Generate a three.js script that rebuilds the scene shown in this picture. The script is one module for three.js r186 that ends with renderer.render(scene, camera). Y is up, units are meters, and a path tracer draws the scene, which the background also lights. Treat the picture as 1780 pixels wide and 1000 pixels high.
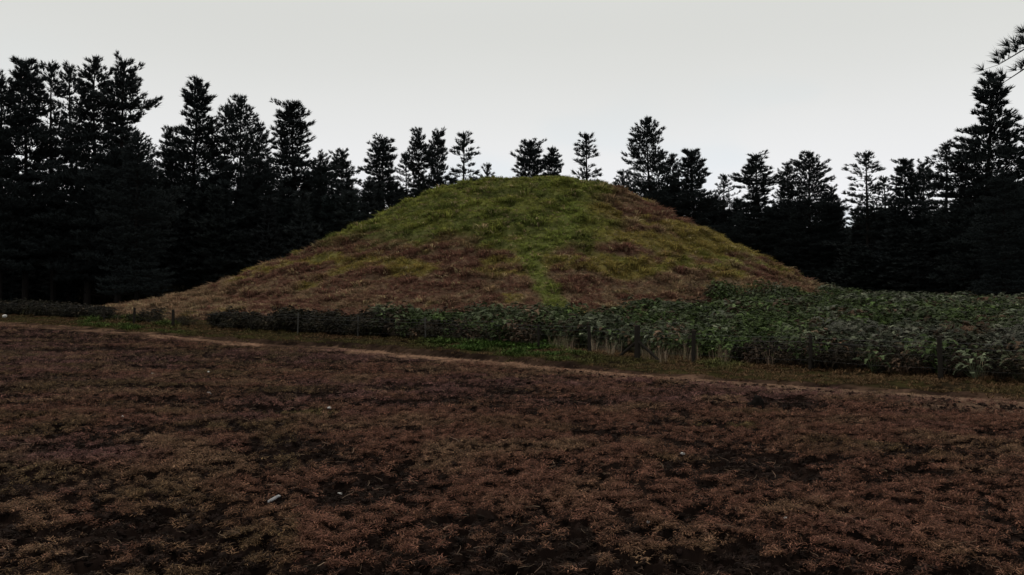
import * as THREE from 'three';
import { mergeGeometries } from 'three/addons/utils/BufferGeometryUtils.js';

// ---------------------------------------------------------------- camera, sky, sun, exposure
const FOCAL = 1481, EYE = 1.6, PITCH = Math.atan(45 / FOCAL);      // lens in pixels of a 1780 x 1000 picture
const scene = new THREE.Scene();
const camera = new THREE.PerspectiveCamera(2 * Math.atan(500 / FOCAL) * 180 / Math.PI, 1780 / 1000, 0.1, 2000);
camera.position.set(0, EYE, 0);
camera.rotation.set(PITCH, 0, 0);
scene.add(camera);

const renderer = new THREE.WebGLRenderer({ antialias: true });
renderer.setSize(1024, 575);
renderer.toneMapping = THREE.LinearToneMapping;
renderer.toneMappingExposure = 1;
renderer.shadowMap.enabled = true;

const sstep = (a, b, x) => { const t = Math.min(1, Math.max(0, (x - a) / (b - a))); return t * t * (3 - 2 * t); };
const lerp = (a, b, t) => a + (b - a) * t;
const clamp = (x, a, b) => Math.min(b, Math.max(a, x));
function rng(seed) { let s = seed >>> 0; return () => { s = (s + 0x6D2B79F5) >>> 0; let t = s; t = Math.imul(t ^ (t >>> 15), t | 1); t ^= t + Math.imul(t ^ (t >>> 7), t | 61); return ((t ^ (t >>> 14)) >>> 0) / 4294967296; }; }
function hash3(x, y, z) { let h = Math.imul(x, 374761393) ^ Math.imul(y, 668265263) ^ Math.imul(z, 2147483647 - 1274126177); h = Math.imul(h ^ (h >>> 13), 1274126177); h ^= h >>> 16; return (h >>> 0) / 2147483648 - 1; }
function noise(x, y, z = 0) {                                         // smooth value noise, about -1..1
  const xi = Math.floor(x), yi = Math.floor(y), zi = Math.floor(z);
  const f = t => t * t * t * (t * (t * 6 - 15) + 10), u = f(x - xi), v = f(y - yi), w = f(z - zi);
  const L = (a, b, t) => a + (b - a) * t;
  const plane = k => L(L(hash3(xi, yi, k), hash3(xi + 1, yi, k), u), L(hash3(xi, yi + 1, k), hash3(xi + 1, yi + 1, k), u), v);
  return w === 0 ? plane(zi) : L(plane(zi), plane(zi + 1), w);
}
const fbm = (x, y, o = 3, z = 0) => { let s = 0, a = 1, n = 0; for (let k = 0; k < o; k++) { s += a * noise(x, y, z + k * 17); n += a; a *= 0.5; x *= 2.03; y *= 2.03; } return s / n; };

{ // overcast sky: pale grey cloud sheet, a little whiter low down, thin bluish breaks here and there
  const W = 1024, H = 512, d = new Float32Array(W * H * 4);
  for (let j = 0; j < H; j++) for (let i = 0; i < W; i++) {
    const el = ((j + 0.5) / H - 0.5) * Math.PI, az = ((i + 0.5) / W - 0.5) * 2 * Math.PI;
    const x = Math.cos(el) * Math.cos(az), y = Math.sin(el), z = Math.cos(el) * Math.sin(az);
    const low = 1 - sstep(0.10, 0.33, y), n = fbm(x * 3 + 5, z * 3 + y * 4, 4, 3);
    const thin = sstep(0.25, 0.5, fbm(x * 4 + 3.1, z * 4 + y * 9 + 2.0, 3, 9)) * low;
    const g = lerp(0.70, 0.90, low) * (1 + 0.022 * n + 0.012 * fbm(x * 2, y * 14 + z * 2, 3, 19));
    const k = (j * W + i) * 4;
    d[k] = g * (1.0 - 0.006 * low) * (1 - 0.07 * thin); d[k + 1] = g * lerp(1.01, 1.0, low) * (1 - 0.025 * thin); d[k + 2] = g * lerp(0.975, 1.025, low); d[k + 3] = 1;
  }
  const sky = new THREE.DataTexture(d, W, H, THREE.RGBAFormat, THREE.FloatType);
  sky.mapping = THREE.EquirectangularReflectionMapping; sky.magFilter = sky.minFilter = THREE.LinearFilter; sky.needsUpdate = true;
  scene.background = sky; scene.environment = sky;
}
const sun = new THREE.DirectionalLight(0xfff4e6, 1.3);                // the veiled sun, high beyond the mound to the left
sun.position.set(-45, 150, -110); sun.target.position.set(0, 0, -50);
sun.castShadow = true; sun.shadow.radius = 26; sun.shadow.mapSize.set(4096, 4096);
Object.assign(sun.shadow.camera, { left: -110, right: 110, top: 110, bottom: -110, near: 1, far: 400 });
scene.add(sun, sun.target);

// ---------------------------------------------------------------- helpers
const taken = new Map();
function numbered(n) { const k = taken.get(n) || 0; taken.set(n, k + 1); return k ? `${n}_${String(k).padStart(3, '0')}` : n; }
function tag(o, label, category, group, kind) {
  o.name = numbered(o.name); o.userData.label = label;
  if (category) o.userData.category = category;
  if (group) o.userData.group = group;
  if (kind) o.userData.kind = kind;
  o.traverse(c => { c.castShadow = c.receiveShadow = true; });
  if (!o.parent) scene.add(o);
  return o;
}
function mesh(name, geometry, material, parent) { const m = new THREE.Mesh(geometry, material); m.name = name; m.castShadow = m.receiveShadow = true; if (parent) parent.add(m); return m; }
const mat = (r, g, b, roughness = 0.9, extra = {}) => new THREE.MeshPhysicalMaterial({ color: new THREE.Color().setRGB(r, g, b), roughness, specularIntensity: 0.06, side: THREE.DoubleSide, ...extra });
const vcol = (roughness = 0.95, extra = {}) => new THREE.MeshPhysicalMaterial({ color: 0xffffff, vertexColors: true, roughness, specularIntensity: 0.0, side: THREE.DoubleSide, ...extra });
const cp = Math.cos(PITCH), sp = Math.sin(PITCH);
function at(px, py, depth) {                                          // survey: bearing and elevation read off the picture, at a distance in metres
  const x = (px - 890) / FOCAL, y = (500 - py) / FOCAL;
  const Y = y * cp + sp, Z = -cp + y * sp, k = depth / -Z;
  return new THREE.Vector3(x * k, EYE + Y * k, -depth);
}
const bearing = (x, d) => 890 + FOCAL * cp * x / Math.max(d, 0.1);    // and back again (near the horizon)
class Tri {                                                            // triangle soup with colours
  constructor() { this.p = []; this.c = []; }
  t(a, b, c, col) { this.p.push(...a, ...b, ...c); if (col) for (let k = 0; k < 3; k++) this.c.push(...col); }
  tone(v) { while (this.c.length < this.p.length) this.c.push(...v); }
  q(a, b, c, d, col) { this.t(a, b, c, col); this.t(a, c, d, col); }
  geometry() {
    const g = new THREE.BufferGeometry(); g.setAttribute('position', new THREE.Float32BufferAttribute(this.p, 3));
    if (this.c.length) g.setAttribute('color', new THREE.Float32BufferAttribute(this.c, 3));
    g.computeVertexNormals(); return g;
  }
}
function limb(T, pts, radii, sides, col) {                             // tapered tube through points
  const V = pts.map(p => new THREE.Vector3(...p)); let prev = null;
  for (let i = 0; i < V.length; i++) {
    const d = (i < V.length - 1 ? V[i + 1].clone().sub(V[i]) : V[i].clone().sub(V[i - 1])).normalize();
    const u = new THREE.Vector3(Math.abs(d.y) > 0.9 ? 1 : 0, Math.abs(d.y) > 0.9 ? 0 : 1, 0).cross(d).normalize(), w = d.clone().cross(u), ring = [];
    for (let k = 0; k < sides; k++) { const a = k / sides * 2 * Math.PI; ring.push(V[i].clone().addScaledVector(u, Math.cos(a) * radii[i]).addScaledVector(w, Math.sin(a) * radii[i]).toArray()); }
    if (prev) for (let k = 0; k < sides; k++) { const n = (k + 1) % sides; T.q(prev[k], prev[n], ring[n], ring[k], col); }
    prev = ring;
  }
}
function instanced(name, geometry, material, items, label) {           // items: {m: Matrix4, c: [r,g,b]}
  const o = new THREE.InstancedMesh(geometry, material, items.length), c = new THREE.Color(); o.name = name;
  items.forEach((it, k) => { o.setMatrixAt(k, it.m); o.setColorAt(k, c.setRGB(...it.c)); });
  tag(o, label, null, null, 'stuff'); return o;
}
const _q = new THREE.Quaternion(), _e = new THREE.Euler();
const place = (x, y, z, yaw, s, sy = s, tx = 0, tz = 0) => new THREE.Matrix4().compose(new THREE.Vector3(x, y, z), _q.setFromEuler(_e.set(tx, yaw, tz, 'YXZ')), new THREE.Vector3(s, sy, s));
const tint = (c, k, r) => [c[0] * k * (1 + 0.08 * (r() - 0.5)), c[1] * k * (1 + 0.08 * (r() - 0.5)), c[2] * k];

// ---------------------------------------------------------------- lie of the land
const EDGE = [[2400, 770, 10.5], [1780, 703, 16.3], [1635, 690, 18], [1108, 652, 24], [890, 632, 28.5], [600, 604, 36], [330, 588, 42], [0, 562, 54], [-300, 552, 66]];
const FENCE = [[2300, 710, 15], [1850, 677, 19], [1635, 665, 21.2], [1408, 647, 24.5], [1205, 637, 27.5], [1108, 630, 29], [1025, 624, 30.5], [740, 605, 36.5], [622, 598, 39], [517, 590, 42], [300, 570, 49], [232, 563, 52], [180, 559, 55], [0, 549, 64], [-300, 540, 78]];
const pts3 = a => a.map(p => at(...p));
const edgePts = pts3(EDGE), fencePts = pts3(FENCE);
const ctrl = [];
for (const p of [...edgePts, ...fencePts]) ctrl.push([p.x, p.z, p.y]);
for (const [x, z, h] of [[0, 0, 0], [-9, -3, 0.03], [9, -3, -0.03], [0, -7, 0], [-6, -12, 0.03], [6, -12, -0.05], [0, -17, -0.06], [-14, -24, 0.12], [-30, -30, 0.4], [0, 30, 0], [-40, 20, 0.2], [40, 20, -0.2]]) ctrl.push([x, z, h]);
for (const p of pts3([[1600, 535, 65], [1830, 541, 62], [1450, 533, 68], [1300, 527, 105], [900, 528, 118], [600, 527, 112], [250, 528, 86], [0, 530, 82], [-200, 532, 84], [2200, 550, 50], [700, 560, 45], [1250, 560, 45]])) ctrl.push([p.x, p.z, p.y]);
const landRaw = (() => {                                               // thin-plate surface through the surveyed heights
  const n = ctrl.length, N = n + 3, A = [], U = r2 => r2 < 1e-9 ? 0 : r2 * Math.log(r2);
  for (let i = 0; i < n; i++) { const row = new Array(N + 1).fill(0); for (let j = 0; j < n; j++) row[j] = U((ctrl[i][0] - ctrl[j][0]) ** 2 + (ctrl[i][1] - ctrl[j][1]) ** 2); row[i] += 40; row[n] = 1; row[n + 1] = ctrl[i][0]; row[n + 2] = ctrl[i][1]; row[N] = ctrl[i][2]; A.push(row); }
  for (let k = 0; k < 3; k++) { const row = new Array(N + 1).fill(0); for (let j = 0; j < n; j++) row[j] = k === 0 ? 1 : ctrl[j][k - 1]; A.push(row); }
  for (let c = 0; c < N; c++) {
    let b = c; for (let r = c + 1; r < N; r++) if (Math.abs(A[r][c]) > Math.abs(A[b][c])) b = r;
    [A[c], A[b]] = [A[b], A[c]];
    for (let r = 0; r < N; r++) if (r !== c) { const f = A[r][c] / A[c][c]; if (f) for (let k = c; k <= N; k++) A[r][k] -= f * A[c][k]; }
  }
  const w = A.map((r, k) => r[N] / r[k]);
  return (x, z) => { let s = w[n] + w[n + 1] * x + w[n + 2] * z; for (let i = 0; i < n; i++) s += w[i] * U((x - ctrl[i][0]) ** 2 + (z - ctrl[i][1]) ** 2); return s; };
})();
const LX0 = -130, LZ0 = -170, LN = 1, LW = 261, LH = 231, landGrid = new Float32Array(LW * LH);
for (let j = 0; j < LH; j++) for (let i = 0; i < LW; i++) {
  const x = LX0 + i, z = LZ0 + j, r = Math.hypot(x, z + 45), far = z < 0 ? 3.2 : 0, k = sstep(60, 110, r);
  landGrid[j * LW + i] = lerp(landRaw(x, z), far, k);
}
function land(x, z) {
  const u = clamp(x - LX0, 0, LW - 1.001), v = clamp(z - LZ0, 0, LH - 1.001), i = Math.floor(u), j = Math.floor(v), a = u - i, b = v - j, k = j * LW + i;
  return lerp(lerp(landGrid[k], landGrid[k + 1], a), lerp(landGrid[k + LW], landGrid[k + LW + 1], a), b);
}
function side(line) {                                                  // signed distance to a line on the ground, positive on the far side
  const P = line.map(p => [p.x, p.z]);
  return (x, z) => {
    let best = 1e9, s = 1;
    for (let i = 0; i < P.length - 1; i++) {
      const [ax, az] = P[i], dx = P[i + 1][0] - ax, dz = P[i + 1][1] - az, t = clamp(((x - ax) * dx + (z - az) * dz) / (dx * dx + dz * dz), 0, 1);
      const ex = x - ax - t * dx, ez = z - az - t * dz, d = ex * ex + ez * ez;
      if (d < best) { best = d; s = dz * ex - dx * ez > 0 ? -1 : 1; }
    }
    return s * Math.sqrt(best);
  };
}
const beyondEdge = side(edgePts), beyondFence = side(fencePts);

// the mound: half-profiles left and right of its axis, height above the camera's ground
const MX = 2, MZ = -74, SQUASH = 0.8;
const LEFT = [[0, 12.95], [3.5, 12.9], [7, 12.45], [9.5, 11.55], [12.5, 10.3], [15.5, 8.75], [18.5, 7.2], [21.5, 5.8], [25.5, 4.35], [29.5, 2.85], [33, 2.1], [37, 1.5], [40, -0.4]];
const RIGHT = [[0, 12.95], [3.5, 12.75], [6.5, 12.2], [9, 11.35], [11.5, 9.8], [14.5, 8.35], [17.5, 6.95], [20.5, 5.25], [23.5, 3.75], [26, 2.6], [28.5, 1.5], [31, 0.3], [34, -1.2]];
function profile(P, r) {                                               // Catmull-Rom along the profile
  if (r >= P[P.length - 1][0]) return -9;
  let i = 0; while (r > P[i + 1][0]) i++;
  const p0 = P[Math.max(0, i - 1)], p1 = P[i], p2 = P[i + 1], p3 = P[Math.min(P.length - 1, i + 2)], t = (r - p1[0]) / (p2[0] - p1[0]);
  return 0.5 * (2 * p1[1] + (p2[1] - p0[1]) * t + (2 * p0[1] - 5 * p1[1] + 4 * p2[1] - p3[1]) * t * t + (3 * p1[1] - p0[1] - 3 * p2[1] + p3[1]) * t * t * t);
}
function mound(x, z) {
  const dx = x - MX, dz = (z - MZ) / SQUASH, r = Math.hypot(dx, dz);
  if (r > 40) return -9;
  const k = sstep(-0.75, 0.75, r < 1e-6 ? 0 : dx / r);
  const skirt = dz > 0 ? sstep(0.2, 0.9, dz / r) : 0;                  // the front foot is steeper than the left flank
  const l = profile(LEFT, Math.min(39.9, r * lerp(1, 1.16, skirt))), rr = profile(RIGHT, Math.min(33.9, r));
  let h = lerp(l, rr, k);
  h += 0.14 * noise(x * 0.22, z * 0.22, 4) + 0.09 * noise(x * 0.6, z * 0.8, 5);
  h += 0.07 * Math.sin(h * 5.2 + 2.2 * noise(x * 0.25, z * 0.25, 6)) * sstep(3, 5, h);      // sheep-track terraces
  h += 0.15 * noise(x * 1.1, z * 1.7, 7) + 0.12 * noise(x * 2.3, z * 3.4, 8);
  return h;
}
const surface = (x, z) => Math.max(land(x, z), mound(x, z));

// ---------------------------------------------------------------- field and verge
const clod = (x, z) => {
  const wx = 0.35 * noise(x * 13, z * 13, 15), wz = 0.35 * noise(x * 13, z * 13, 16), a = noise(x * 4.6 + wx, z * 4.6 + wz, 12), b = noise(x * 14 + wx, z * 14 + wz, 13);
  return 0.045 * noise(x * 0.8, z * 0.8, 11) + 0.05 * (sstep(-0.5, 0.1, a + 0.4 * b) - 0.6) + 0.055 * (sstep(-0.25, 0.3, b) - 0.5) + 0.02 * noise(x * 27, z * 27, 14);
};
const cut = (x, z) => sstep(-17, -11, x) * sstep(4.5, 1, x + 2 * noise(x * 0.3, z * 0.3, 28)) * (0.75 + 0.25 * noise(x * 0.9, z * 0.9, 29));       // where the verge ends in a little peat bank
function fieldHeight(x, z) {
  const s = beyondEdge(x, z), k = sstep(-1.9, -1.2, s + 0.3 * noise(x * 1.3, z * 1.3, 20)), wob = 0.22 * noise(x * 0.8, z * 0.8, 21);
  const step = (0.05 + 0.19 * cut(x, z)) * sstep(0.0, 0.42, s + wob);
  return land(x, z) + clod(x, z) * lerp(1, 0.16, k) + 0.03 * k * (1 - sstep(-0.3, 0.1, s)) + step + (s > 0 ? 0.05 * noise(x * 1.4, z * 1.4, 22) : 0);
}
const SOIL = [0.0105, 0.0068, 0.0056], SAND = [0.150, 0.090, 0.060], PEAT = [0.012, 0.008, 0.006], TURF = [0.030, 0.027, 0.010], LEAFMOULD = [0.012, 0.010, 0.006];
const mix3 = (a, b, t) => [lerp(a[0], b[0], t), lerp(a[1], b[1], t), lerp(a[2], b[2], t)];
function fieldColour(x, z) {
  const s = beyondEdge(x, z), w = 0.22 * noise(x * 0.8, z * 0.8, 21), f = 1 + 0.45 * noise(x * 5, z * 5, 23) + 0.3 * noise(x * 17, z * 17, 24);
  let c = SOIL;
  const sandy = sstep(-1.7, -1.0, s + w + 0.9 * sstep(2, 7, x) + 0.4 * noise(x * 2.5, z * 2.5, 25)) * (0.25 + 0.75 * sstep(-0.4, 0.3, noise(x * 0.3, z * 0.3, 26) + 0.5 * noise(x * 1.6, z * 1.6, 33) + 0.2));
  c = mix3(c, mix3(SAND, [0.092, 0.060, 0.042], sstep(1, 7, x) * 0.7), sandy * (1 - sstep(0.0, 0.08, s + w)));
  if (s + w > 0.02) c = mix3(mix3(mix3(SOIL, SAND, 0.3 + 0.3 * noise(x * 1.1, z * 1.1, 30)), PEAT, cut(x, z)), mix3(TURF, SOIL, 0.5 + 0.4 * noise(x * 1.7, z * 1.7, 27)), sstep(0.35, 0.8, s + w));
  return [c[0] * f, c[1] * f, c[2] * f];
}
{
  const K = 0.0052, D0 = 2.6, ROWS = Math.ceil(Math.log(80 / D0) / K), COLS = 680, P = [], C = [], UV = [], S = [];
  for (let j = 0; j <= ROWS; j++) {
    const d = D0 * Math.exp(K * j), half = 0.74 * d + 3;
    for (let i = 0; i <= COLS; i++) {
      const x = (i / COLS * 2 - 1) * half, z = -d;
      P.push(x, fieldHeight(x, z), z); UV.push(x, z); C.push(...fieldColour(x, z)); S.push(beyondEdge(x, z));
    }
  }
  const near = [], far = [];
  for (let j = 0; j < ROWS; j++) for (let i = 0; i < COLS; i++) {
    const a = j * (COLS + 1) + i, b = a + 1, c = a + COLS + 1, e = c + 1;
    if (S[a] > 14) continue;
    (S[a] > 0 ? far : near).push(a, b, e, a, e, c);
  }
  const build = idx => { const g = new THREE.BufferGeometry(); g.setAttribute('position', new THREE.Float32BufferAttribute(P, 3)); g.setAttribute('color', new THREE.Float32BufferAttribute(C, 3)); g.setAttribute('uv', new THREE.Float32BufferAttribute(UV, 2)); g.setIndex(idx); g.computeVertexNormals();
    const map = new Map(), np = [], nc = [], nu = [], nn = [], ni = []; const nrm = g.attributes.normal;
    for (const k of idx) { if (!map.has(k)) { map.set(k, np.length / 3); np.push(P[3 * k], P[3 * k + 1], P[3 * k + 2]); nc.push(C[3 * k], C[3 * k + 1], C[3 * k + 2]); nu.push(UV[2 * k], UV[2 * k + 1]); nn.push(nrm.getX(k), nrm.getY(k), nrm.getZ(k)); } ni.push(map.get(k)); }
    const h = new THREE.BufferGeometry(); h.setAttribute('position', new THREE.Float32BufferAttribute(np, 3)); h.setAttribute('color', new THREE.Float32BufferAttribute(nc, 3)); h.setAttribute('uv', new THREE.Float32BufferAttribute(nu, 2)); h.setAttribute('normal', new THREE.Float32BufferAttribute(nn, 3)); h.setIndex(ni); return h; };
  tag(mesh('field', build(near), vcol(1)), 'rough brown mown field of churned peaty soil in the foreground', null, null, 'structure');
  tag(mesh('verge', build(far), vcol(1)), 'narrow turf verge between the field edge and the fence', null, null, 'structure');
}
{ // the ground all round, out to the horizon, lying under the field and the mound
  const axis = (lo, hi, fine0, fine1, step) => { const a = []; for (let v = fine0; v <= fine1; v += step) a.push(v); let g = step; for (let v = fine1 + g; v < hi; v += (g *= 1.3)) a.push(v); a.push(hi); g = step; for (let v = fine0 - g; v > lo; v -= (g *= 1.3)) a.unshift(v); a.unshift(lo); return a; };
  const X = axis(-900, 900, -100, 100, 1.5), Z = axis(-900, 900, -150, 20, 1.5), P = [], C = [], I = [];
  for (const z of Z) for (const x of X) {
    const d = -z, under = d > 1 && d < 82 && Math.abs(x) < 0.74 * d + 4 && beyondEdge(x, z) < 15;
    P.push(x, land(x, z) + 0.06 * noise(x * 0.5, z * 0.5, 31) - (under ? 0.35 : 0), z);
    const f = 1 + 0.4 * noise(x * 0.7, z * 0.7, 32), c = beyondFence(x, z) > 0 ? LEAFMOULD : SOIL; C.push(c[0] * f, c[1] * f, c[2] * f);
  }
  for (let j = 0; j < Z.length - 1; j++) for (let i = 0; i < X.length - 1; i++) { const a = j * X.length + i, b = a + 1, c = a + X.length, e = c + 1; I.push(a, c, e, a, e, b); }
  const g = new THREE.BufferGeometry(); g.setAttribute('position', new THREE.Float32BufferAttribute(P, 3)); g.setAttribute('color', new THREE.Float32BufferAttribute(C, 3)); g.setIndex(I); g.computeVertexNormals();
  tag(mesh('ground', g, vcol(1)), 'dark ground under the pine wood and around the field', null, null, 'structure');
}

// ---------------------------------------------------------------- mound
const GREEN = [0.165, 0.185, 0.046], DEEP = [0.098, 0.122, 0.034], YELLOW = [0.205, 0.172, 0.050], MAROON = [0.138, 0.074, 0.055], TAN = [0.200, 0.138, 0.090], STRAW = [0.27, 0.22, 0.13];
const TRACK = [[2.6, 9.6], [2.3, 8.9], [1.9, 7.3], [-0.9, 6.0], [-0.4, 4.2], [0.5, 2.6], [0.7, 1.5]];
function moundColour(x, y, z) {
  const u = x - MX, n = fbm(x * 0.28, y * 0.5 - z * 0.22, 4, 41), m = 1.25 * fbm(x * 0.8 + 7, y * 1.1 - z * 0.6, 4, 42);
  const upper = sstep(4.9, 7.4, y + 1.8 * n + 1.1 * m + 0.05 * u), leftish = 1 - sstep(3.2, 6.5, u + 2.6 * n + 0.8 * m - 0.1 * (y - 9));
  let c = mix3(MAROON, TAN, sstep(-0.1, 0.5, m + 0.4 * n + (u > 3 ? 0.25 : 0) + sstep(-18, -26, u) * 0.7));
  const band = sstep(0.1, 0.45, n + 0.35 * m + 0.55 * sstep(3.4, 4.6, y) - 0.30 + (u > 3 ? 0.28 * sstep(3.6, 5, y) : 0) - (u > 4 ? 0.55 * sstep(8.2, 10, y) : 0));
  c = mix3(c, YELLOW, 0.9 * band);
  c = mix3(c, mix3(GREEN, DEEP, sstep(-0.2, 0.4, m - 0.3 * n)), 0.92 * upper * leftish);
  if (u > 5) c = mix3(c, GREEN, 0.6 * sstep(0.25, 0.5, m) * sstep(4, 4.6, y) * (1 - sstep(5.6, 7, y)));
  let d = 9; for (let i = 0; i < TRACK.length - 1; i++) { const [ax, ay] = TRACK[i], bx = TRACK[i + 1][0] - ax, by = TRACK[i + 1][1] - ay, t = clamp(((u - ax) * bx + (y - ay) * by) / (bx * bx + by * by), 0, 1); d = Math.min(d, Math.hypot(u - ax - t * bx, y - ay - t * by)); }
  if (z > MZ) c = mix3(c, [0.160, 0.190, 0.050], 0.95 * (1 - sstep(0.45, 1.0, d + 0.35 * m)));
  return c;
}
{
  const P = [], C = [], I = [], x0 = MX - 41, x1 = MX + 36, z0 = MZ - 33, z1 = MZ + 33, NX = 420, NZ = 350;
  for (let j = 0; j <= NZ; j++) for (let i = 0; i <= NX; i++) {
    const x = lerp(x0, x1, i / NX), z = lerp(z0, z1, j / NZ), h = mound(x, z), l = land(x, z);
    const y = Math.max(h, l - 0.3); P.push(x, y, z);
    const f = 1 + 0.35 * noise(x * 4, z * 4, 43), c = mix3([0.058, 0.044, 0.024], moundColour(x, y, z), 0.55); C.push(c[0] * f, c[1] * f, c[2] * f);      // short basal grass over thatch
  }
  for (let j = 0; j < NZ; j++) for (let i = 0; i < NX; i++) { const a = j * (NX + 1) + i, b = a + 1, c = a + NX + 1, e = c + 1; if ([a, b, c, e].some(k => P[3 * k + 1] > land(P[3 * k], P[3 * k + 2]) - 0.25)) I.push(a, c, e, a, e, b); }
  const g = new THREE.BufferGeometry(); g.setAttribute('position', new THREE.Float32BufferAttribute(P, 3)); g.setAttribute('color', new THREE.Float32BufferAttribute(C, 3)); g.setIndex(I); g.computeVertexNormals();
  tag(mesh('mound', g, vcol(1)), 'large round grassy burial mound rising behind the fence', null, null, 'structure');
}
// ---------------------------------------------------------------- grass, litter and bracken
function tuft(seed, n, spread, droop, width, root) {                   // bent blades about one metre long, scaled when placed
  const r = rng(seed), T = new Tri();
  for (let k = 0; k < n; k++) {
    const a = r() * 6.283, lean = spread * (0.25 + 0.75 * r()), L = 0.55 + 0.45 * r(), w = width * (0.7 + 0.6 * r());
    const dx = Math.cos(a), dz = Math.sin(a), sx = -dz * w / 2, sz = dx * w / 2, bx = dx * root * r(), bz = dz * root * r();
    const m = [bx + dx * L * 0.45 * lean, L * (0.55 - 0.15 * lean), bz + dz * L * 0.45 * lean];
    const e = [bx + dx * L * (0.75 * lean + droop * 0.25), L * (0.95 - 0.5 * lean - droop * 0.4 * r()), bz + dz * L * (0.75 * lean + droop * 0.25)];
    T.q([bx - sx, -0.05, bz - sz], [bx + sx, -0.05, bz + sz], [m[0] + sx * 0.8, m[1], m[2] + sz * 0.8], [m[0] - sx * 0.8, m[1], m[2] - sz * 0.8]);
    T.t([m[0] - sx * 0.8, m[1], m[2] - sz * 0.8], [m[0] + sx * 0.8, m[1], m[2] + sz * 0.8], e);
    const v = r() < 0.12 ? 1.6 + 0.6 * r() : 0.5 + 0.9 * r(); T.tone([v * (0.95 + 0.15 * r()), v, v * 0.95]);
  }
  return T.geometry();
}
function litter(seed, n) {                                             // mown stalks lying every way, unit size about 10 cm
  const r = rng(seed), T = new Tri();
  for (let k = 0; k < n; k++) {
    const a = r() * 6.283, el = (r() * r()) * 0.7 - 0.05, L = 0.022 + 0.06 * r() ** 2.5, w = 0.004 + 0.005 * r(), bx = (r() - 0.5) * 0.13, bz = (r() - 0.5) * 0.07, by = r() * 0.035;
    const dx = Math.cos(a) * Math.cos(el), dy = Math.sin(el), dz = Math.sin(a) * Math.cos(el), sx = -Math.sin(a) * w / 2, sz = Math.cos(a) * w / 2, kink = (r() - 0.5) * 0.03;
    const m = [bx + dx * L / 2 + kink, by + dy * L / 2 + 0.006, bz + dz * L / 2 - kink], e = [bx + dx * L, by + dy * L, bz + dz * L];
    T.q([bx - sx, by, bz - sz], [bx + sx, by, bz + sz], [m[0] + sx, m[1], m[2] + sz], [m[0] - sx, m[1], m[2] - sz]); T.t([m[0] - sx, m[1], m[2] - sz], [m[0] + sx, m[1], m[2] + sz], e);
    const v = r() < 0.12 ? 1.9 + 0.8 * r() : 0.3 + 1.0 * r(); T.tone([v, v * (0.95 + 0.1 * r()), v * (0.9 + 0.15 * r())]);
  }
  return T.geometry();
}
const bladeMat = () => mat(1, 1, 1, 0.75, { vertexColors: true });
{ // grass on the mound
  const r = rng(101), sets = [[], [], []];
  for (let k = 0; k < 330000; k++) {
    const x = MX - 40 + r() * 75, z = MZ - 12 + r() * 44, h = mound(x, z); if (h < land(x, z) - 0.1) continue;
    if (z < MZ - 3 && r() < 0.6) continue;
    const c = moundColour(x, h, z), tus = fbm(x * 1.0, h * 1.1 - z * 0.9, 3, 51), big = sstep(0.0, 0.5, tus);
    if (r() > 0.7 + 0.5 * big) continue;
    const s = (0.19 + 0.34 * big) * (0.55 + 0.75 * r()), straw = r() < 0.09;
    const col = straw ? STRAW : c;
    sets[k % 3].push({ m: place(x, h, z, r() * 6.283, s * (1.1 + 0.5 * r()), s, 0.25 * r() + 0.12, 0.25 * (r() - 0.5)), c: tint(col, 0.6 + 1.0 * r() + 0.9 * r() ** 4, r) });
  }
  sets.forEach((s, k) => instanced('mound_grass', tuft(200 + k, 14, 1.0, 0.7, 0.07, 0.3), mat(1, 1, 1, 1, { transmission: 0.35, thickness: 0, vertexColors: true }), s, ['tussocky green and brown grass covering the mound', 'wiry drooping grass on the slopes of the mound', 'matted mixed grass over the mound'][k]));
}
const FBROWN = [0.176, 0.082, 0.056], FPINK = [0.168, 0.082, 0.074], FTAN = [0.205, 0.120, 0.074], FOLIVE = [0.130, 0.092, 0.045], FGREEN = [0.095, 0.12, 0.025];
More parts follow.
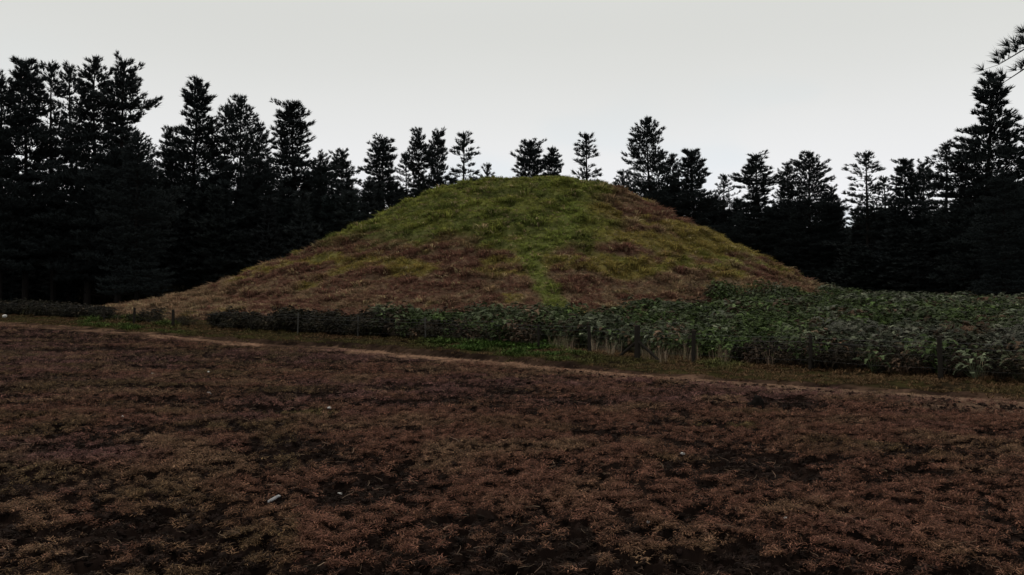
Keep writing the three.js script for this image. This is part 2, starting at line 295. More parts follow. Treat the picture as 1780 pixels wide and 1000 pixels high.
{ // mown litter on the field
  const r = rng(102), sets = [[], [], []];
  const bands = [[3.2, 8, 1150, 0.85], [8, 14, 680, 1.0], [14, 24, 240, 1.3], [24, 40, 100, 1.75], [40, 62, 40, 2.4]];
  for (const [d0, d1, dens, sc] of bands) {
    const half = 0.68 * d1 + 2, n = Math.round((d1 - d0) * 2 * half * dens);
    for (let k = 0; k < n; k++) {
      const d = lerp(d0, d1, r()), x = (r() * 2 - 1) * half; if (Math.abs(x) > 0.68 * d + 2) continue;
      const s = beyondEdge(x, -d); if (s > -0.5) continue;
      if (s > -1.4 + 0.4 * noise(x, d, 66) && r() < 0.7) continue;
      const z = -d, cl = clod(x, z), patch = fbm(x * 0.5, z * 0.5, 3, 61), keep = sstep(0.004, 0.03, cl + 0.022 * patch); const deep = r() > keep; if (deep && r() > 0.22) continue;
      const hue = fbm(x * 0.16 + 3, z * 0.16, 3, 62), fine = noise(x * 1.3, z * 1.3, 63);
      let c = mix3(FPINK, FBROWN, sstep(-0.3, 0.3, hue + 0.3 * fine)); c = mix3(c, FTAN, sstep(0.1, 0.6, patch + 0.4 * fine)); c = mix3(c, FOLIVE, 0.75 * sstep(0.1, 0.6, -patch + 0.2 * fine + (x < -0.25 * d ? 0.22 : -0.1)));
      if (noise(x * 0.9, z * 0.9, 65) > 0.86 && d < 14) c = mix3(c, FGREEN, 0.4);
      if (deep) c = [0.034, 0.022, 0.018];                                // darker bits down between the clods
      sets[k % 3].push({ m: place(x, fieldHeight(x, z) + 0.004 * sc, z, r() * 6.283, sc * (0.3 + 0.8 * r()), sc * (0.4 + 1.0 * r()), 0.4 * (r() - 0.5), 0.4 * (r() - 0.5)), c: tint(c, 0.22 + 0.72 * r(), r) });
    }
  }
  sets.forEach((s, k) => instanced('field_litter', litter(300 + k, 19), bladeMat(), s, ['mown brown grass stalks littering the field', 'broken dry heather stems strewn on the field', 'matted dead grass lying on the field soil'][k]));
  const straw = [];
  for (let k = 0; k < 16000; k++) { const d = 3.6 + 30 * r() ** 1.5, x = (r() * 2 - 1) * (0.65 * d + 1); if (beyondEdge(x, -d) > -1) continue; straw.push({ m: place(x, fieldHeight(x, -d) + 0.015, -d, r() * 6.283, (0.14 + 0.5 * r() ** 4) * (1 + d / 22), undefined, 0.5 * (r() - 0.5), 0.5 * (r() - 0.5)), c: tint([0.27, 0.185, 0.13], 0.3 + 0.9 * r(), r) }); }
  const crumbs = [];
  for (let k = 0; k < 60000; k++) { const d = 3.4 + 22 * r() ** 1.4, x = (r() * 2 - 1) * (0.66 * d + 1.2); if (beyondEdge(x, -d) > -0.8 || clod(x, -d) > 0.02 + 0.02 * r()) continue; const q = (0.006 + 0.017 * r() ** 2.5) * (1 + d / 20); crumbs.push({ m: place(x, fieldHeight(x, -d) + q * 0.3, -d, r() * 6.283, q, q * (0.6 + 0.5 * r()), r(), r()), c: tint([0.013, 0.0085, 0.007], 0.6 + 0.9 * r(), r) }); }
  const cg = new THREE.IcosahedronGeometry(1, 1), cq = cg.attributes.position; for (let i = 0; i < cq.count; i++) { const f = 1 + 0.7 * noise(cq.getX(i) * 1.7, cq.getY(i) * 1.7, cq.getZ(i) * 1.7 + 3); cq.setXYZ(i, cq.getX(i) * f, cq.getY(i) * f, cq.getZ(i) * f); } cg.computeVertexNormals();
  instanced('soil_crumbs', cg, mat(1, 1, 1, 1), crumbs, 'loose dark crumbs of peaty soil between the clods');
  const T = new Tri(); limb(T, [[-0.08, 0.0, 0], [-0.02, 0.018, 0.012], [0.05, 0.02, 0.006], [0.09, 0.035, -0.012]], [0.003, 0.003, 0.0025, 0.001], 3);
  instanced('loose_straw', T.geometry(), mat(1, 1, 1, 0.75), straw, 'scattered pale straw stalks lying on the brown field');
}
{ // verge grass: short turf, lush green clumps, tall dry bents along the fence
  const r = rng(103), turf = [], bents = [];
  for (let k = 0; k < 130000; k++) {
    const d = 12 + 54 * r(), px = -250 + 2350 * r(), x = (px - 890) / FOCAL * d, z = -d, s = beyondEdge(x, z), f = beyondFence(x, z);
    if (s < 0.12 || f > 2.5) continue;
    const n = fbm(x * 0.6, z * 0.6, 3, 71);
    const lush = clamp(sstep(-0.1, 0.35, n + 0.35 * noise(x * 1.7, z * 1.7, 72)) * (sstep(690, 800, px) * (1 - sstep(985, 1060, px)) + 0.8 * sstep(100, 160, px) * (1 - sstep(290, 340, px)) + 0.5 * sstep(1195, 1230, px) * (1 - sstep(1270, 1320, px))) * sstep(0.35, 1.3, s), 0, 1);
    if (r() > 0.25 + 0.75 * Math.max(lush, sstep(0.9, 2.2, s) * 0.5 + 0.4 * n)) continue;
    const c = mix3(mix3([0.125, 0.075, 0.040], [0.092, 0.078, 0.030], sstep(-0.2, 0.5, n - (px > 1150 ? 0.35 : 0))), [0.065, 0.115, 0.026], lush), h = lerp(0.11, 0.30, lush) * (0.6 + 0.8 * r()) * (d > 35 ? 1.25 : 1) * (f > -0.5 ? 1.4 : 1);
    turf.push({ m: place(x, fieldHeight(x, z), z, r() * 6.283, h * (1.2 + 0.4 * r()), h), c: tint(c, 0.6 + 0.7 * r(), r) });
  }
  for (let k = 0; k < 13000; k++) {
    const d = 20 + 44 * r(), px = -100 + 1950 * r(), x = (px - 890) / FOCAL * d, z = -d, f = beyondFence(x, z); if (f < (r() < 0.15 ? -0.5 : 0.15) || f > 2.0) continue;
    const want = sstep(905, 960, px) * (1 - sstep(1235, 1290, px)) + 0.5 * sstep(175, 200, px) * (1 - sstep(330, 400, px)) + 0.25 * (1 - sstep(150, 190, px)) + 0.05; if (r() > want * sstep(-0.45, 0.25, noise(x * 2.1, z * 2.1, 73))) continue;
    const pale = px < 420, c = pale ? mix3([0.13, 0.135, 0.06], [0.16, 0.11, 0.08], r()) : mix3([0.25, 0.185, 0.14], [0.16, 0.15, 0.075], r() * r()), h = (pale ? 0.6 : 0.85) * (0.45 + 0.75 * r());
    bents.push({ m: place(x, fieldHeight(x, z), z, r() * 6.283, h * 0.8, h), c: tint(c, 0.6 + 0.6 * r(), r) });
  }
  instanced('verge_turf', tuft(401, 12, 0.95, 0.5, 0.05, 0.3), bladeMat(), turf, 'short rough turf growing on the field verge');
  instanced('dry_bents', tuft(402, 14, 0.5, 0.3, 0.010, 0.16), bladeMat(), bents, 'tall dry tan grass stalks standing along the fence');
}
function fern(seed, fronds) {                                          // a bracken plant about one metre tall, fronds at several heights
  const r = rng(seed), T = new Tri();
  for (let f = 0; f < fronds; f++) {
    const a = f * 2.4 + r() * 0.8, low = f / fronds, up = 0.90 - 0.65 * low + 0.14 * (r() - 0.3), off = 0.36 * Math.sqrt(r()), reach = 0.14 + 0.14 * r(), ca = Math.cos(a), sa = Math.sin(a), roll = (r() - 0.5) * 0.9, arch = 0.10 + 0.25 * r();
    const spine = t => { if (t < 0.4) return [ca * off * t / 0.4, up * t / 0.4, sa * off * t / 0.4]; const u = (t - 0.4) / 0.6, h = off + reach * u; return [ca * h, up + 0.12 * u - arch * u * u, sa * h]; };
    limb(T, [spine(0), spine(0.2), spine(0.42), spine(0.95)], [0.006, 0.005, 0.004, 0.001], 3);
    const N = 8, wide = 0.055 + 0.04 * r();
    for (let k = 0; k < N; k++) {
      const t = 0.38 + 0.60 * k / N, p = spine(t), q = spine(t + 0.045), half = wide * (1 - k / N) ** 0.75 + 0.015;
      for (const sgn of [-1, 1]) {
        const L = half * (0.8 + 0.4 * r()), ox = -sa * sgn * L + ca * L * 0.4, oz = ca * sgn * L + sa * L * 0.4, oy = -0.25 * L * r() + sgn * roll * L + (r() - 0.5) * 0.05;
        const m1 = [p[0] + ox * 0.5, p[1] + oy * 0.45 + 0.01, p[2] + oz * 0.5], m2 = [q[0] + ox * 0.5, q[1] + oy * 0.45, q[2] + oz * 0.5];
        T.q(p, q, m2, m1); T.t(m1, m2, [(p[0] + q[0]) / 2 + ox, p[1] + oy, (p[2] + q[2]) / 2 + oz]);
      }
    }
    const v = r() < 0.16 ? 1.6 + 0.7 * r() : 0.4 + 0.8 * r(); T.tone([v, v, v]);
  }
  return T.geometry();
}
{
  const r = rng(104), sets = [[], [], []], BG = [0.054, 0.080, 0.024], BP = [0.125, 0.130, 0.095], BB = [0.055, 0.036, 0.024], BD = [0.010, 0.011, 0.006];  // BP paints the pale sky glint on frond tops into their colour
  for (let k = 0; k < 130000; k++) {
    const d = 16 + 76 * Math.sqrt(r()), px = -260 + 2400 * r(), x = (px - 890) / FOCAL * d, z = -d, s = beyondFence(x, z); if (s < (px > 925 && px < 1270 ? 2.0 : 0.25)) continue;
    let deep, hgt, want = 1, c;
    const n = fbm(x * 0.35, z * 0.35, 3, 81), edge = 1.2 * n;
    if (px < 190) { deep = 3.2; hgt = 0.95; want = 0.7; }
    else if (px < 370) { deep = 1.8; hgt = 0.7; want = 0.14; }
    else if (px < 660) { deep = 2.6; hgt = 0.95; }
    else if (px < 950) { deep = lerp(2.8, 6.5, (px - 660) / 290); hgt = 1.08; }
    else { deep = lerp(8, 11, clamp((px - 950) / 230, 0, 1)) + 45 * sstep(1180, 1350, px + 160 * n); hgt = s < 4.5 ? 0.95 : 1.0; if (d > 68 || mound(x, z) > land(x, z) + 0.55 + 0.6 * sstep(1330, 1200, px) + 0.5 * n) continue; }
    const hedge = px > 150 && px < 420 && d > 84 && d < 90;
    if (!hedge && s > deep + edge) continue;
    if (hedge) { hgt = 1.5; want = 0.6; }
    if (r() > want * (d > 45 ? 0.8 : 1) * (px > 660 ? 0.35 + 0.65 * sstep(-0.5, -0.1, noise(x * 0.75, z * 0.75, 83)) : 1)) continue;
    c = mix3(BG, BP, (0.45 + 0.55 * sstep(950, 1250, px)) * sstep(0.0, 0.7, 0.6 * n + 0.6 * (r() - 0.5) + 0.35 * sstep(1.5, 3, s) * sstep(9, 5, s) + 0.25 * sstep(1250, 1600, px) * sstep(4, 20, Math.abs(s - 13)))); if (s < 1.6 + 1.2 * sstep(1270, 1400, px) && r() < 0.92) { c = mix3(BD, BB, 0.6 * r()); hgt *= s < 1.2 ? 0.7 : 0.85; } if (px < 720) c = mix3(mix3(BD, BB, 0.35 * r()), c, sstep(640, 720, px + 30 * n)); if (px > 1450 && s > 2.8 && s < 9) c = mix3(c, [0.078, 0.078, 0.062], 0.5);  // front rows by the fence: deep shade painted in as near-black colour
    if (px > 660 && r() < 0.12) c = mix3(BB, [0.10, 0.062, 0.038], r());     // dead fronds
    const y = s < 14 && mound(x, z) < land(x, z) ? fieldHeight(x, z) : surface(x, z), h = hgt * (0.62 + 0.5 * r()) * (1 + 0.35 * n) * (1 + 0.25 * noise(x * 0.9, z * 0.9, 82));
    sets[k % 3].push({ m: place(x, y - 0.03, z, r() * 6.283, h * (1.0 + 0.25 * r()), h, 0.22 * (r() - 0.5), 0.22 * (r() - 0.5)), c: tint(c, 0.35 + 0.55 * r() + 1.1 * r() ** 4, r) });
  }
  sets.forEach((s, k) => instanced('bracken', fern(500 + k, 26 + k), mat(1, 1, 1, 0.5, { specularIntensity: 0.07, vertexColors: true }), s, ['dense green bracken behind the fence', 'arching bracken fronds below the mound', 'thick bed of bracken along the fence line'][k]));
  console.log('bracken', sets.map(s => s.length).join());
}

// ---------------------------------------------------------------- wire fence
{
  const fence = new THREE.Group(); fence.name = 'wire_fence';
  const wood = mat(0.020, 0.017, 0.014, 0.95), grey = mat(0.055, 0.052, 0.046, 0.95), wireMat = mat(0.07, 0.07, 0.075, 0.6, { metalness: 0.3 });
  const r = rng(105);
  const post = (px, depth, h, rad, m, lean = 0) => {
    const p = at(px, 600, depth); const y = fieldHeight(p.x, p.z), T = new Tri(), pr = [], rr = [];
    for (let k = 0; k <= 5; k++) { pr.push([lean * k / 5 + 0.006 * (r() - 0.5), -0.15 + (h + 0.15) * k / 5, 0.006 * (r() - 0.5)]); rr.push(rad * (1.05 - 0.1 * k / 5) * (0.95 + 0.1 * r())); }
    pr.push([lean, h + rad * 0.25, 0]); rr.push(rad * 0.55); pr.push([lean, h + rad * 0.3, 0]); rr.push(0.001);
    limb(T, pr, rr, 9); const o = mesh('post', T.geometry(), m, fence); o.position.set(p.x, y, p.z); return new THREE.Vector3(p.x + lean, y, p.z);
  };
  const list = [[1850, 19, 1.05, 0.055, wood], [1635, 21.2, 1.06, 0.062, wood, -0.02], [1408, 24.5, 1.0, 0.055, wood, 0.03], [1205, 27.5, 1.05, 0.068, wood, 0.02], [1108, 29, 1.12, 0.105, wood], [1025, 30.5, 0.95, 0.065, wood, -0.02], [936, 32.3, 1.0, 0.05, wood], [855, 34.0, 1.0, 0.035, grey, 0.02], [740, 36.5, 1.05, 0.035, grey, -0.03], [622, 39, 1.05, 0.032, grey], [517, 42, 1.05, 0.035, grey, 0.03], [437, 44.6, 1.0, 0.05, wood], [300, 49, 1.0, 0.085, wood], [232, 52, 0.95, 0.075, wood, 0.03], [180, 55, 1.0, 0.06, wood], [60, 61, 1.0, 0.055, wood], [-90, 69, 1.0, 0.055, wood]];
  const tops = list.map(a => post(...a));
  for (const [h, rad] of [[0.3, 0.0013], [0.62, 0.0015], [0.82, 0.003], [0.95, 0.003]]) {
    const T = new Tri(), L = [], R = [];
    for (let i = 0; i < tops.length - 1; i++) for (let k = 0; k < 5; k++) { const t = k / 5; L.push([lerp(tops[i].x, tops[i + 1].x, t), lerp(tops[i].y, tops[i + 1].y, t) + h - 0.03 * Math.sin(Math.PI * t), lerp(tops[i].z, tops[i + 1].z, t) + 0.06]); R.push(rad); }
    limb(T, L, R, 4); mesh('wire', T.geometry(), wireMat, fence);
  }
  const s = tops[4], dir = new THREE.Vector3().subVectors(tops[5], tops[3]).setY(0).normalize();
  for (const k of [-1, 1]) { const T = new Tri(); limb(T, [[dir.x * k * 0.05, 0.58, dir.z * k * 0.05 + 0.03], [dir.x * k * 0.35, 0.36, dir.z * k * 0.35 + 0.03], [dir.x * k * 0.95, -0.08, dir.z * k * 0.95 + 0.03]], [0.045, 0.05, 0.05], 7); const o = mesh('strut', T.geometry(), wood, fence); o.position.copy(s); }
  tag(fence, 'post and wire fence between the field verge and the bracken', 'fence');
}

// ---------------------------------------------------------------- pines
const needleMat = mat(0.024, 0.029, 0.029, 0.8), barkMat = mat(0.014, 0.012, 0.011, 0.95);
function shoot(T, p, dir, L, r, N = 6, slim = 0.13) {                                      // a brush of needles round a twig end
  const up = new THREE.Vector3(Math.abs(dir.y) > 0.9 ? 1 : 0, Math.abs(dir.y) > 0.9 ? 0 : 1, 0), u = up.cross(dir).normalize(), w = dir.clone().cross(u);
  for (let k = 0; k < N; k++) {
    const a = k / N * 6.283 + r(), sp = 0.22 + 0.34 * r(), l = L * (0.7 + 0.5 * r()), ca = Math.cos(a), sa = Math.sin(a), wd = L * slim;
    const ox = u.x * ca + w.x * sa, oy = u.y * ca + w.y * sa, oz = u.z * ca + w.z * sa, tx = -u.x * sa + w.x * ca, ty = -u.y * sa + w.y * ca, tz = -u.z * sa + w.z * ca;
    const bx = p.x - dir.x * l * 0.1, by = p.y - dir.y * l * 0.1, bz = p.z - dir.z * l * 0.1;
    T.t([bx + tx * wd, by + ty * wd, bz + tz * wd], [bx - tx * wd, by - ty * wd, bz - tz * wd], [p.x + dir.x * l + ox * l * sp * 1.3, p.y + dir.y * l + oy * l * sp * 1.3, p.z + dir.z * l + oz * l * sp * 1.3]);
  }
}
function bough(B, F, a, y, len, rise, dens, r, rad = 0.05, size = 0.5) {
  const ca = Math.cos(a), sa = Math.sin(a), bend = (r() - 0.5) * 0.5, P = t => { const q = len * t; return new THREE.Vector3((ca - sa * bend * t) * q, y + len * (rise * t + 0.16 * t * t * t - 0.08 * t), (sa + ca * bend * t) * q); };
  limb(B, [P(0), P(0.35), P(0.7), P(0.97)].map(v => v.toArray()), [rad, rad * 0.7, rad * 0.4, rad * 0.15], 3);
  const n = Math.max(4, Math.round(len * dens));
  for (let k = 0; k < n; k++) {
    const t = k === 0 ? 1 : 0.12 + 0.88 * Math.pow(r(), 0.6), p = P(t), out = (1 - t) * 0.45 + 0.2, s = r() < 0.5 ? -1 : 1, sw = k ? s * out * len * 0.8 * r() : 0;
    p.x += -sa * sw; p.z += ca * sw; p.y += 0.12 * Math.abs(sw) + (k ? 0.32 * (r() - 0.45) : 0);
    const d = new THREE.Vector3(ca * 0.75 - sa * s * 0.7 * r(), 0.35 + 0.8 * r() + 0.3 * rise, sa * 0.75 + ca * s * 0.7 * r()).normalize();
    shoot(F, p, d, size * (0.75 + 0.5 * r()), r);
  }
}
function pine(seed, o) {                                               // a pine 20 m tall; o: crown width, where it starts, density
  const r = rng(seed), B = new Tri(), F = new Tri(), H = 20, base = H * o.base;
  const wob = t => [0.25 * noise(t * 2.2, seed, 1), t * H, 0.25 * noise(t * 2.2, seed, 2)], N = 8, tp = [], tr = [];
  for (let k = 0; k <= N; k++) { const t = k / N; tp.push(k ? wob(t * 0.985) : [wob(0)[0], -0.4, wob(0)[2]]); tr.push(0.24 * (1 - t) ** 0.85 + 0.02); }
  limb(B, tp, tr, 7);
  let y = H - 0.35;
  shoot(F, new THREE.Vector3(...wob(0.985)), new THREE.Vector3(0, 1, 0), 0.7, r);
  for (let k = 0; k < 26; k++) { const t = 0.9 + 0.08 * r(), a = r() * 6.283, c = wob(t), q = o.R * 0.55 * (1 - t) * 10 * 0.3 * r(); shoot(F, new THREE.Vector3(c[0] + Math.cos(a) * q, c[1] + 0.3 * r(), c[2] + Math.sin(a) * q), new THREE.Vector3(0.5 * Math.cos(a), 1, 0.5 * Math.sin(a)).normalize(), 0.45, r); }
  for (let k = 0; k < 5; k++) shoot(F, new THREE.Vector3(...wob(0.965)), new THREE.Vector3(r() - 0.5, 0.9, r() - 0.5).normalize(), 0.6, r);
  while (y > base) {
    const t = (H - y) / (H - base), w = o.R * (0.06 + 0.98 * Math.pow(t, o.pow)) * (t > 0.8 ? lerp(1, o.foot, (t - 0.8) / 0.2) : 1) * (1 + o.lump * noise(y * 0.55, seed, 3));
    const nb = t < 0.1 ? 4 : o.whorl, a0 = r() * 6.283;
    for (let k = 0; k < nb; k++) {
      if (r() < o.gap) continue;
      const a = a0 + k / nb * 6.283 + 0.5 * (r() - 0.5), c = wob(y / H), len = w * (0.6 + 0.5 * r()) * (1 + o.lump * 0.7 * noise(Math.cos(a) * 1.2 + seed, Math.sin(a) * 1.2, y * 0.3));
      const bb = new Tri(), ff = new Tri(); bough(bb, ff, a, y + 0.3 * (r() - 0.5), Math.max(0.35, len), lerp(0.62, -0.08, Math.pow(t, 0.4)) + 0.2 * (r() - 0.5), o.dens, r, 0.02 + 0.05 * t, o.size);
      for (const [s, dst] of [[bb, B], [ff, F]]) for (let i = 0; i < s.p.length; i += 3) dst.p.push(s.p[i] + c[0], s.p[i + 1], s.p[i + 2] + c[2]);
    }
    y -= o.step * (0.75 + 0.5 * r()) * (t < 0.15 ? 0.8 : 1);
  }
  for (let k = 0; k < 7; k++) { const yy = base * (0.25 + 0.75 * r()), a = r() * 6.283, L = 0.6 + 1.2 * r(); limb(B, [[wob(yy / H)[0], yy, wob(yy / H)[2]], [Math.cos(a) * L, yy - 0.15 * L, Math.sin(a) * L]], [0.03, 0.006], 3); } // dead snags
  return { trunk: B.geometry(), crown: F.geometry() };
}
const D = { R: 3.5, base: 0.14, pow: 0.60, foot: 0.8, lump: 0.55, whorl: 7, gap: 0.08, dens: 22, step: 0.5, size: 0.29 };
const KIND = {
  dense: pine(11, D), thick: pine(12, { ...D, R: 3.8, base: 0.1, lump: 0.5, dens: 19 }), spire: pine(13, { ...D, R: 3.9, pow: 0.75, base: 0.12, lump: 0.35 }), broad: pine(14, { ...D, R: 4.4, pow: 0.56, base: 0.08, dens: 16, lump: 0.45 }),
  open: pine(15, { ...D, R: 3.2, gap: 0.22, dens: 13, step: 0.65, whorl: 5, base: 0.25, lump: 0.5 }), thin: pine(16, { ...D, R: 2.9, gap: 0.25, dens: 11, step: 0.7, whorl: 5, base: 0.3, size: 0.34, lump: 0.55 }), round: pine(17, { ...D, R: 3.4, pow: 0.5, base: 0.2, lump: 0.5 }),
};
console.log('crown tris', Object.entries(KIND).map(([k, v]) => k + ' ' + v.crown.attributes.position.count / 3 + '+' + v.trunk.attributes.position.count / 3).join(', '));
const TREES = [ // bearing, height of the tip in the picture, distance, kind, girth, label
  [5, 138, 78, 'dense', 1.0, 'dark pine cut by the left edge of the picture'],
  [50, 110, 80, 'round', 0.95, 'dark dense pine second from the left edge'],
  [92, 112, 84, 'thin', 1.0, 'thin-topped pine with sky between its shoots, left clump'],
  [128, 118, 86, 'open', 0.95, 'loose-crowned pine just left of the tallest left clump pine'],
  [163, 104, 80, 'thick', 1.05, 'tallest, densest black pine of the left clump'],
  [213, 107, 78, 'dense', 1.05, 'rightmost pine of the tall left clump, ragged right flank'],
  [238, 235, 74, 'broad', 0.8, 'shorter bushy pine at the right foot of the left clump'],
  [340, 138, 95, 'spire', 1.15, 'tall pointed pine left of the mound, branches in clear tiers'],
  [300, 225, 97, 'open', 0.9, 'lower open pine at the left of the tall pointed pine'],
  [389, 182, 98, 'open', 0.85, 'open-topped pine just right of the tall pointed pine'],
  [420, 168, 94, 'broad', 0.85, 'broad dark pine above the mound\'s left slope'],
  [452, 215, 90, 'thick', 0.8, 'lower dark pine leaning on the broad pine\'s right side'],
  [512, 184, 97, 'round', 1.2, 'round-topped pine standing alone above the mound\'s left slope'],
  [555, 270, 92, 'dense', 0.85, 'shorter pine right below the lone round-topped pine'],
  [596, 262, 108, 'dense', 1.05, 'small pine in the dip before the mound\'s left shoulder'],
  [664, 244, 112, 'round', 1.15, 'bushy pine at the mound\'s left shoulder'],
  [705, 270, 120, 'open', 0.9, 'loose pine in the gap behind the left shoulder'],
  [733, 228, 116, 'dense', 0.85, 'left one of two close-set pines behind the mound\'s left shoulder'],
  [757, 232, 114, 'round', 0.8, 'right one of two close-set pines behind the mound\'s left shoulder'],
  [803, 232, 116, 'thin', 1.2, 'thin see-through pine left of the mound\'s summit'],
  [851, 286, 118, 'thin', 0.8, 'small treetop just peeping over the mound\'s summit'],
  [915, 246, 118, 'round', 1.2, 'compact dark treetop over the middle of the summit'],
  [962, 258, 120, 'spire', 1.0, 'narrow treetop beside the compact one over the summit'],
  [1022, 236, 116, 'thin', 1.25, 'spindly pine with bare leader above the summit\'s right end'],
  [1078, 298, 112, 'thin', 1.0, 'low straggly treetop left of the big broad pine'],
  [1131, 206, 104, 'broad', 1.0, 'big broad pine above the mound\'s right shoulder'],
  [1165, 270, 104, 'thick', 0.8, 'lower crown joined to the big broad pine\'s right'],
  [1207, 262, 102, 'round', 1.1, 'rounded pine right of the big broad pine'],
  [1258, 305, 106, 'open', 0.85, 'low open pine in the dip right of the rounded pine'],
  [1312, 270, 100, 'dense', 1.3, 'conical dense pine above the mound\'s right slope'],
  [1372, 285, 99, 'thick', 0.85, 'shorter left pine of the wide dark pair above the right slope'],
  [1408, 266, 97, 'broad', 1.05, 'taller right pine of the wide dark pair above the right slope'],
  [1446, 325, 95, 'dense', 0.9, 'sloping pine at the left of the bright sky gap'],
  [1507, 266, 86, 'thin', 1.15, 'pointed see-through pine at the right of the bright sky gap'],
  [1540, 310, 88, 'open', 0.95, 'sparse shorter pine beside the pointed see-through one'],
  [1574, 280, 82, 'round', 0.9, 'dark knobbly-topped pine between two sparse pines'],
  [1606, 284, 88, 'dense', 0.8, 'narrow pine behind the dark knobbly-topped one'],
  [1648, 250, 80, 'open', 1.1, 'loose pine just left of the tallest right-hand pine'],
  [1715, 128, 68, 'spire', 1.05, 'tallest pine on the right, tiers of level branches'],
  [1745, 300, 60, 'broad', 0.7, 'bushy dark pine below the tallest right-hand pine'],
  [1800, 215, 62, 'dense', 1.0, 'dark pine cut by the right edge of the picture'],
];
function plant(kind, px, top, d, girth, turn) {
  const tip = at(px, top, d), y = land(tip.x, tip.z), s = (tip.y - y) / 20, g = new THREE.Group(); g.name = 'pine_tree';
  mesh('trunk', KIND[kind].trunk, barkMat, g); mesh('crown', KIND[kind].crown, needleMat, g);
  g.position.set(tip.x, y, tip.z); g.rotation.set(0.014 * Math.sin(turn * 3.1), turn, 0.014 * Math.cos(turn * 5.3)); const w = 1.12 * girth * (0.45 * s + 0.55); g.scale.set(w, s, w); return g;
}
TREES.forEach(([px, top, d, kind, girth, label], k) => tag(plant(kind, px, top, d, girth, k * 2.4), label, 'tree', 'pines around the mound'));
{ // a near pine outside the right edge whose bough reaches into the corner
  const g = plant('dense', 2060, -60, 30, 0.75, 1.0), B = new Tri(), F = new Tri(), r = rng(77), s = g.scale;
  for (const [px, py, d, y0, n] of [[1748, 146, 29.5, 12.6, 10], [1742, 113, 30, 13.0, 10], [1764, 86, 30.5, 13.4, 10]]) {
    const e = at(px, py, d), p0 = new THREE.Vector3(0, y0 - g.position.y, 0), p1 = new THREE.Vector3(e.x - g.position.x, e.y - g.position.y, e.z - g.position.z), P = t => p0.clone().lerp(p1, t).add(new THREE.Vector3(0, 0.5 * Math.sin(t * 3), 0.2 * Math.sin(t * 5)));
    limb(B, [P(0), P(0.3), P(0.6), P(0.85), P(1)].map(v => v.toArray()), [0.09, 0.07, 0.045, 0.028, 0.012], 5);
    for (let k = 0; k < n * 3; k++) { const t = k ? 0.45 + 0.55 * r() : 1, p = P(t), sw = (r() - 0.5) * 1.1, q = p.clone().add(new THREE.Vector3(-0.35 * r(), 0.25 * (r() - 0.2), sw)); limb(B, [p.toArray(), q.toArray()], [0.012, 0.006], 3); shoot(F, q, new THREE.Vector3(-0.5 - 0.4 * r(), 0.5 * r() + 0.2, (r() - 0.5)).normalize(), 0.34, r, 14, 0.05); shoot(F, q, new THREE.Vector3(-0.3 * r(), 0.8, (r() - 0.5)).normalize(), 0.28, r, 12, 0.055); }
  }
  g.rotation.set(0, g.rotation.y, 0); const q = new THREE.Matrix4().makeRotationY(-g.rotation.y), un = T => T.geometry().applyMatrix4(q).scale(1 / s.x, 1 / s.y, 1 / s.z);
  const strip = a => { const h = new THREE.BufferGeometry(); h.setAttribute('position', a.attributes.position); h.setAttribute('normal', a.attributes.normal); return h; };
  g.children[0].geometry = mergeGeometries([strip(KIND.dense.trunk), strip(un(B))]); g.children[1].geometry = mergeGeometries([strip(KIND.dense.crown), strip(un(F))]);
  tag(g, 'nearer pine whose bough hangs into the upper right corner', 'tree', 'pines around the mound');
}
{ // the wood behind, which reads as one dark mass
  const r = rng(106), SKYLINE = [[-300, 330], [0, 345], [60, 372], [140, 372], [190, 290], [262, 318], [300, 330], [560, 335], [620, 352], [660, 330], [1080, 345], [1230, 345], [1260, 362], [1475, 385], [1560, 390], [1640, 385], [1700, 330], [1780, 330], [2100, 280]];
  const sky = px => { let i = 0; while (i < SKYLINE.length - 2 && px > SKYLINE[i + 1][0]) i++; const [a, b] = [SKYLINE[i], SKYLINE[i + 1]]; return lerp(a[1], b[1], clamp((px - a[0]) / (b[0] - a[0]), 0, 1)); };
  const low = [21, 22].map(s => { const p = pine(s, { ...D, R: 3.4, base: 0.03, foot: 1.0, pow: 0.6, dens: 6, whorl: 5, step: 0.9, size: 0.75, gap: 0.05 }); const strip = a => { const h = new THREE.BufferGeometry(); h.setAttribute('position', a.attributes.position); h.setAttribute('normal', a.attributes.normal); return h; }; return mergeGeometries([strip(p.trunk), strip(p.crown)]); });
  console.log('wood tris', low[0].attributes.position.count / 3);
  const sets = [[], []];
  for (let k = 0; k < 1100; k++) {
    const px = -350 + 2500 * r(), d = (px < 640 ? 86 : px > 1480 ? 78 : 104) + 45 * r() * (0.4 + 0.6 * r()), p = at(px, sky(px) - 25 + 130 * r(), d), y = land(p.x, p.z); if (p.y - y < 3) continue;
    if (px > 640 && px < 1080 && r() < 0.5) continue;
    const s = (p.y - y) / 20, w = 0.55 + 0.4 * s; sets[k % 2].push({ m: place(p.x, y, p.z, r() * 6.283, w, s), c: tint([0.024, 0.029, 0.029], 0.8 + 0.4 * r(), r) });
  }
  sets.forEach((s, k) => instanced('pine_wood', low[k], mat(1, 1, 1, 0.85), s, ['dark pine wood behind the front trees', 'depth of the black pine wood around the mound'][k]));
  console.log('wood', sets.map(s => s.length).join());
}

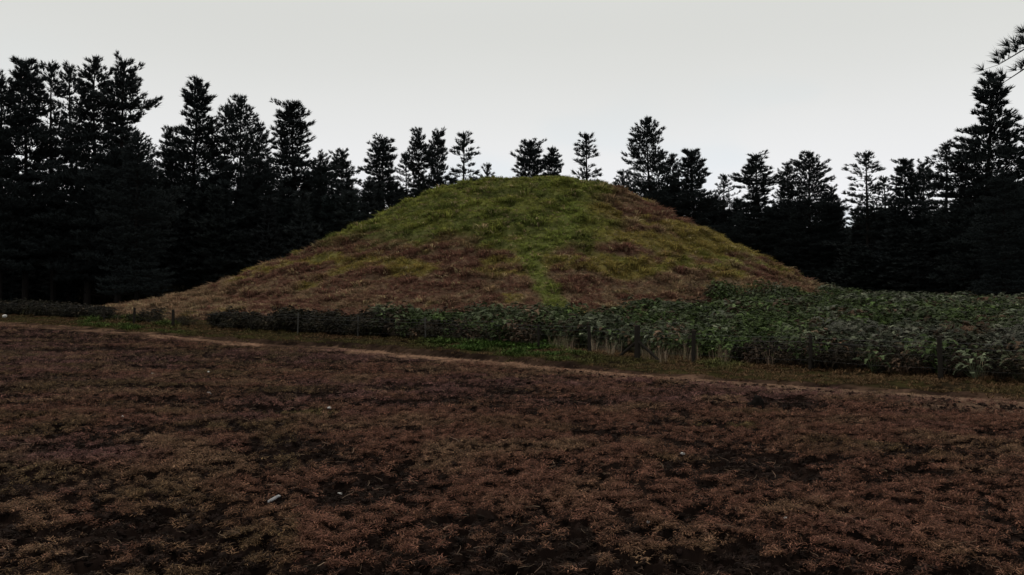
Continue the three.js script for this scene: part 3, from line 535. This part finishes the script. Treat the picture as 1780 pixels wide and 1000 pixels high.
// ---------------------------------------------------------------- things lying on the field
function lump(seed, rx, ry, rz, rough = 0.25) { const g = new THREE.IcosahedronGeometry(1, 3), p = g.attributes.position; for (let i = 0; i < p.count; i++) { const x = p.getX(i), y = p.getY(i), z = p.getZ(i), k = 1 + rough * noise(x * 1.6 + seed * 7, y * 1.6, z * 1.6 + seed) + rough * 0.4 * noise(x * 4 + seed, y * 4, z * 4); p.setXYZ(i, x * rx * k, y * ry * k, z * rz * k); } g.computeVertexNormals(); return g; }
function onField(px, py) { let best = null; for (let d = 4; d < 66; d *= 1.003) { const p = at(px, py, d), h = land(p.x, p.z); if (p.y <= h) { best = p; break; } } best ||= at(px, py, 60); best.y = fieldHeight(best.x, best.z); return best; }
const stoneMat = mat(0.55, 0.53, 0.50, 0.85);
[[363, 685, 3.5, 'white stone left of centre, largest of the upper left stones'], [265, 655, 2.5, 'small pale stone near the far left of the field'], [362, 653, 2, 'tiny pale stone up-field from the largest upper left stone'], [590, 850, 4, 'pale flat stone in the lower middle left of the field'], [572, 720, 3, 'small white stone in mid field left of centre'], [213, 735, 2.6, 'upright white flake in the left field'], [1187, 798, 3.6, 'white stone beside a dark hollow right of centre'], [1366, 914, 3.6, 'round white stone in the lower right field'], [1127, 922, 3, 'pale chip in the lower middle right of the field'], [1392, 710, 2.6, 'tiny white stone near the dark peat lump'], [1561, 836, 2.6, 'small pale stone at the right of the field'], [8, 554, 4, 'white object at the far left end of the verge']].forEach(([px, py, size, label], k) => {
  const p = onField(px, py), d = -p.z, s = size / FOCAL * d;
  const o = mesh('pale_stone', lump(k + 1, s * 1.1, s * 0.7, s * 0.9), stoneMat); o.position.set(p.x, p.y + s * 0.6 + 0.015, p.z); o.rotation.y = k; tag(o, label, 'stone', 'pale stones on the field');
});
{ const p = onField(1315, 711), s = 11 / FOCAL * -p.z, o = mesh('peat_lump', lump(40, s, s * 1.35, s, 0.45), mat(0.010, 0.008, 0.007, 1)); o.position.set(p.x, p.y + s * 0.95, p.z); tag(o, 'black lump of peat standing up on the right of the field', 'clod'); }
{ const p = onField(474, 880), T = new Tri(), k = -p.z / FOCAL; limb(T, [[-13 * k, 0, 0.02], [-5 * k, 0.004, 0.0], [4 * k, 0.012, -0.01], [10 * k, 0.02, -0.012], [14 * k, 0.018, 0.0]], [0.006, 0.012, 0.013, 0.012, 0.005], 6);
  const o = mesh('pale_stick', T.geometry(), mat(0.36, 0.35, 0.35, 0.8)); o.position.set(p.x, p.y + 0.085, p.z); o.rotation.z = 0.22; o.rotation.y = 0.35; tag(o, 'pale grey stick lying on the lower left of the field', 'stick'); }

renderer.render(scene, camera);
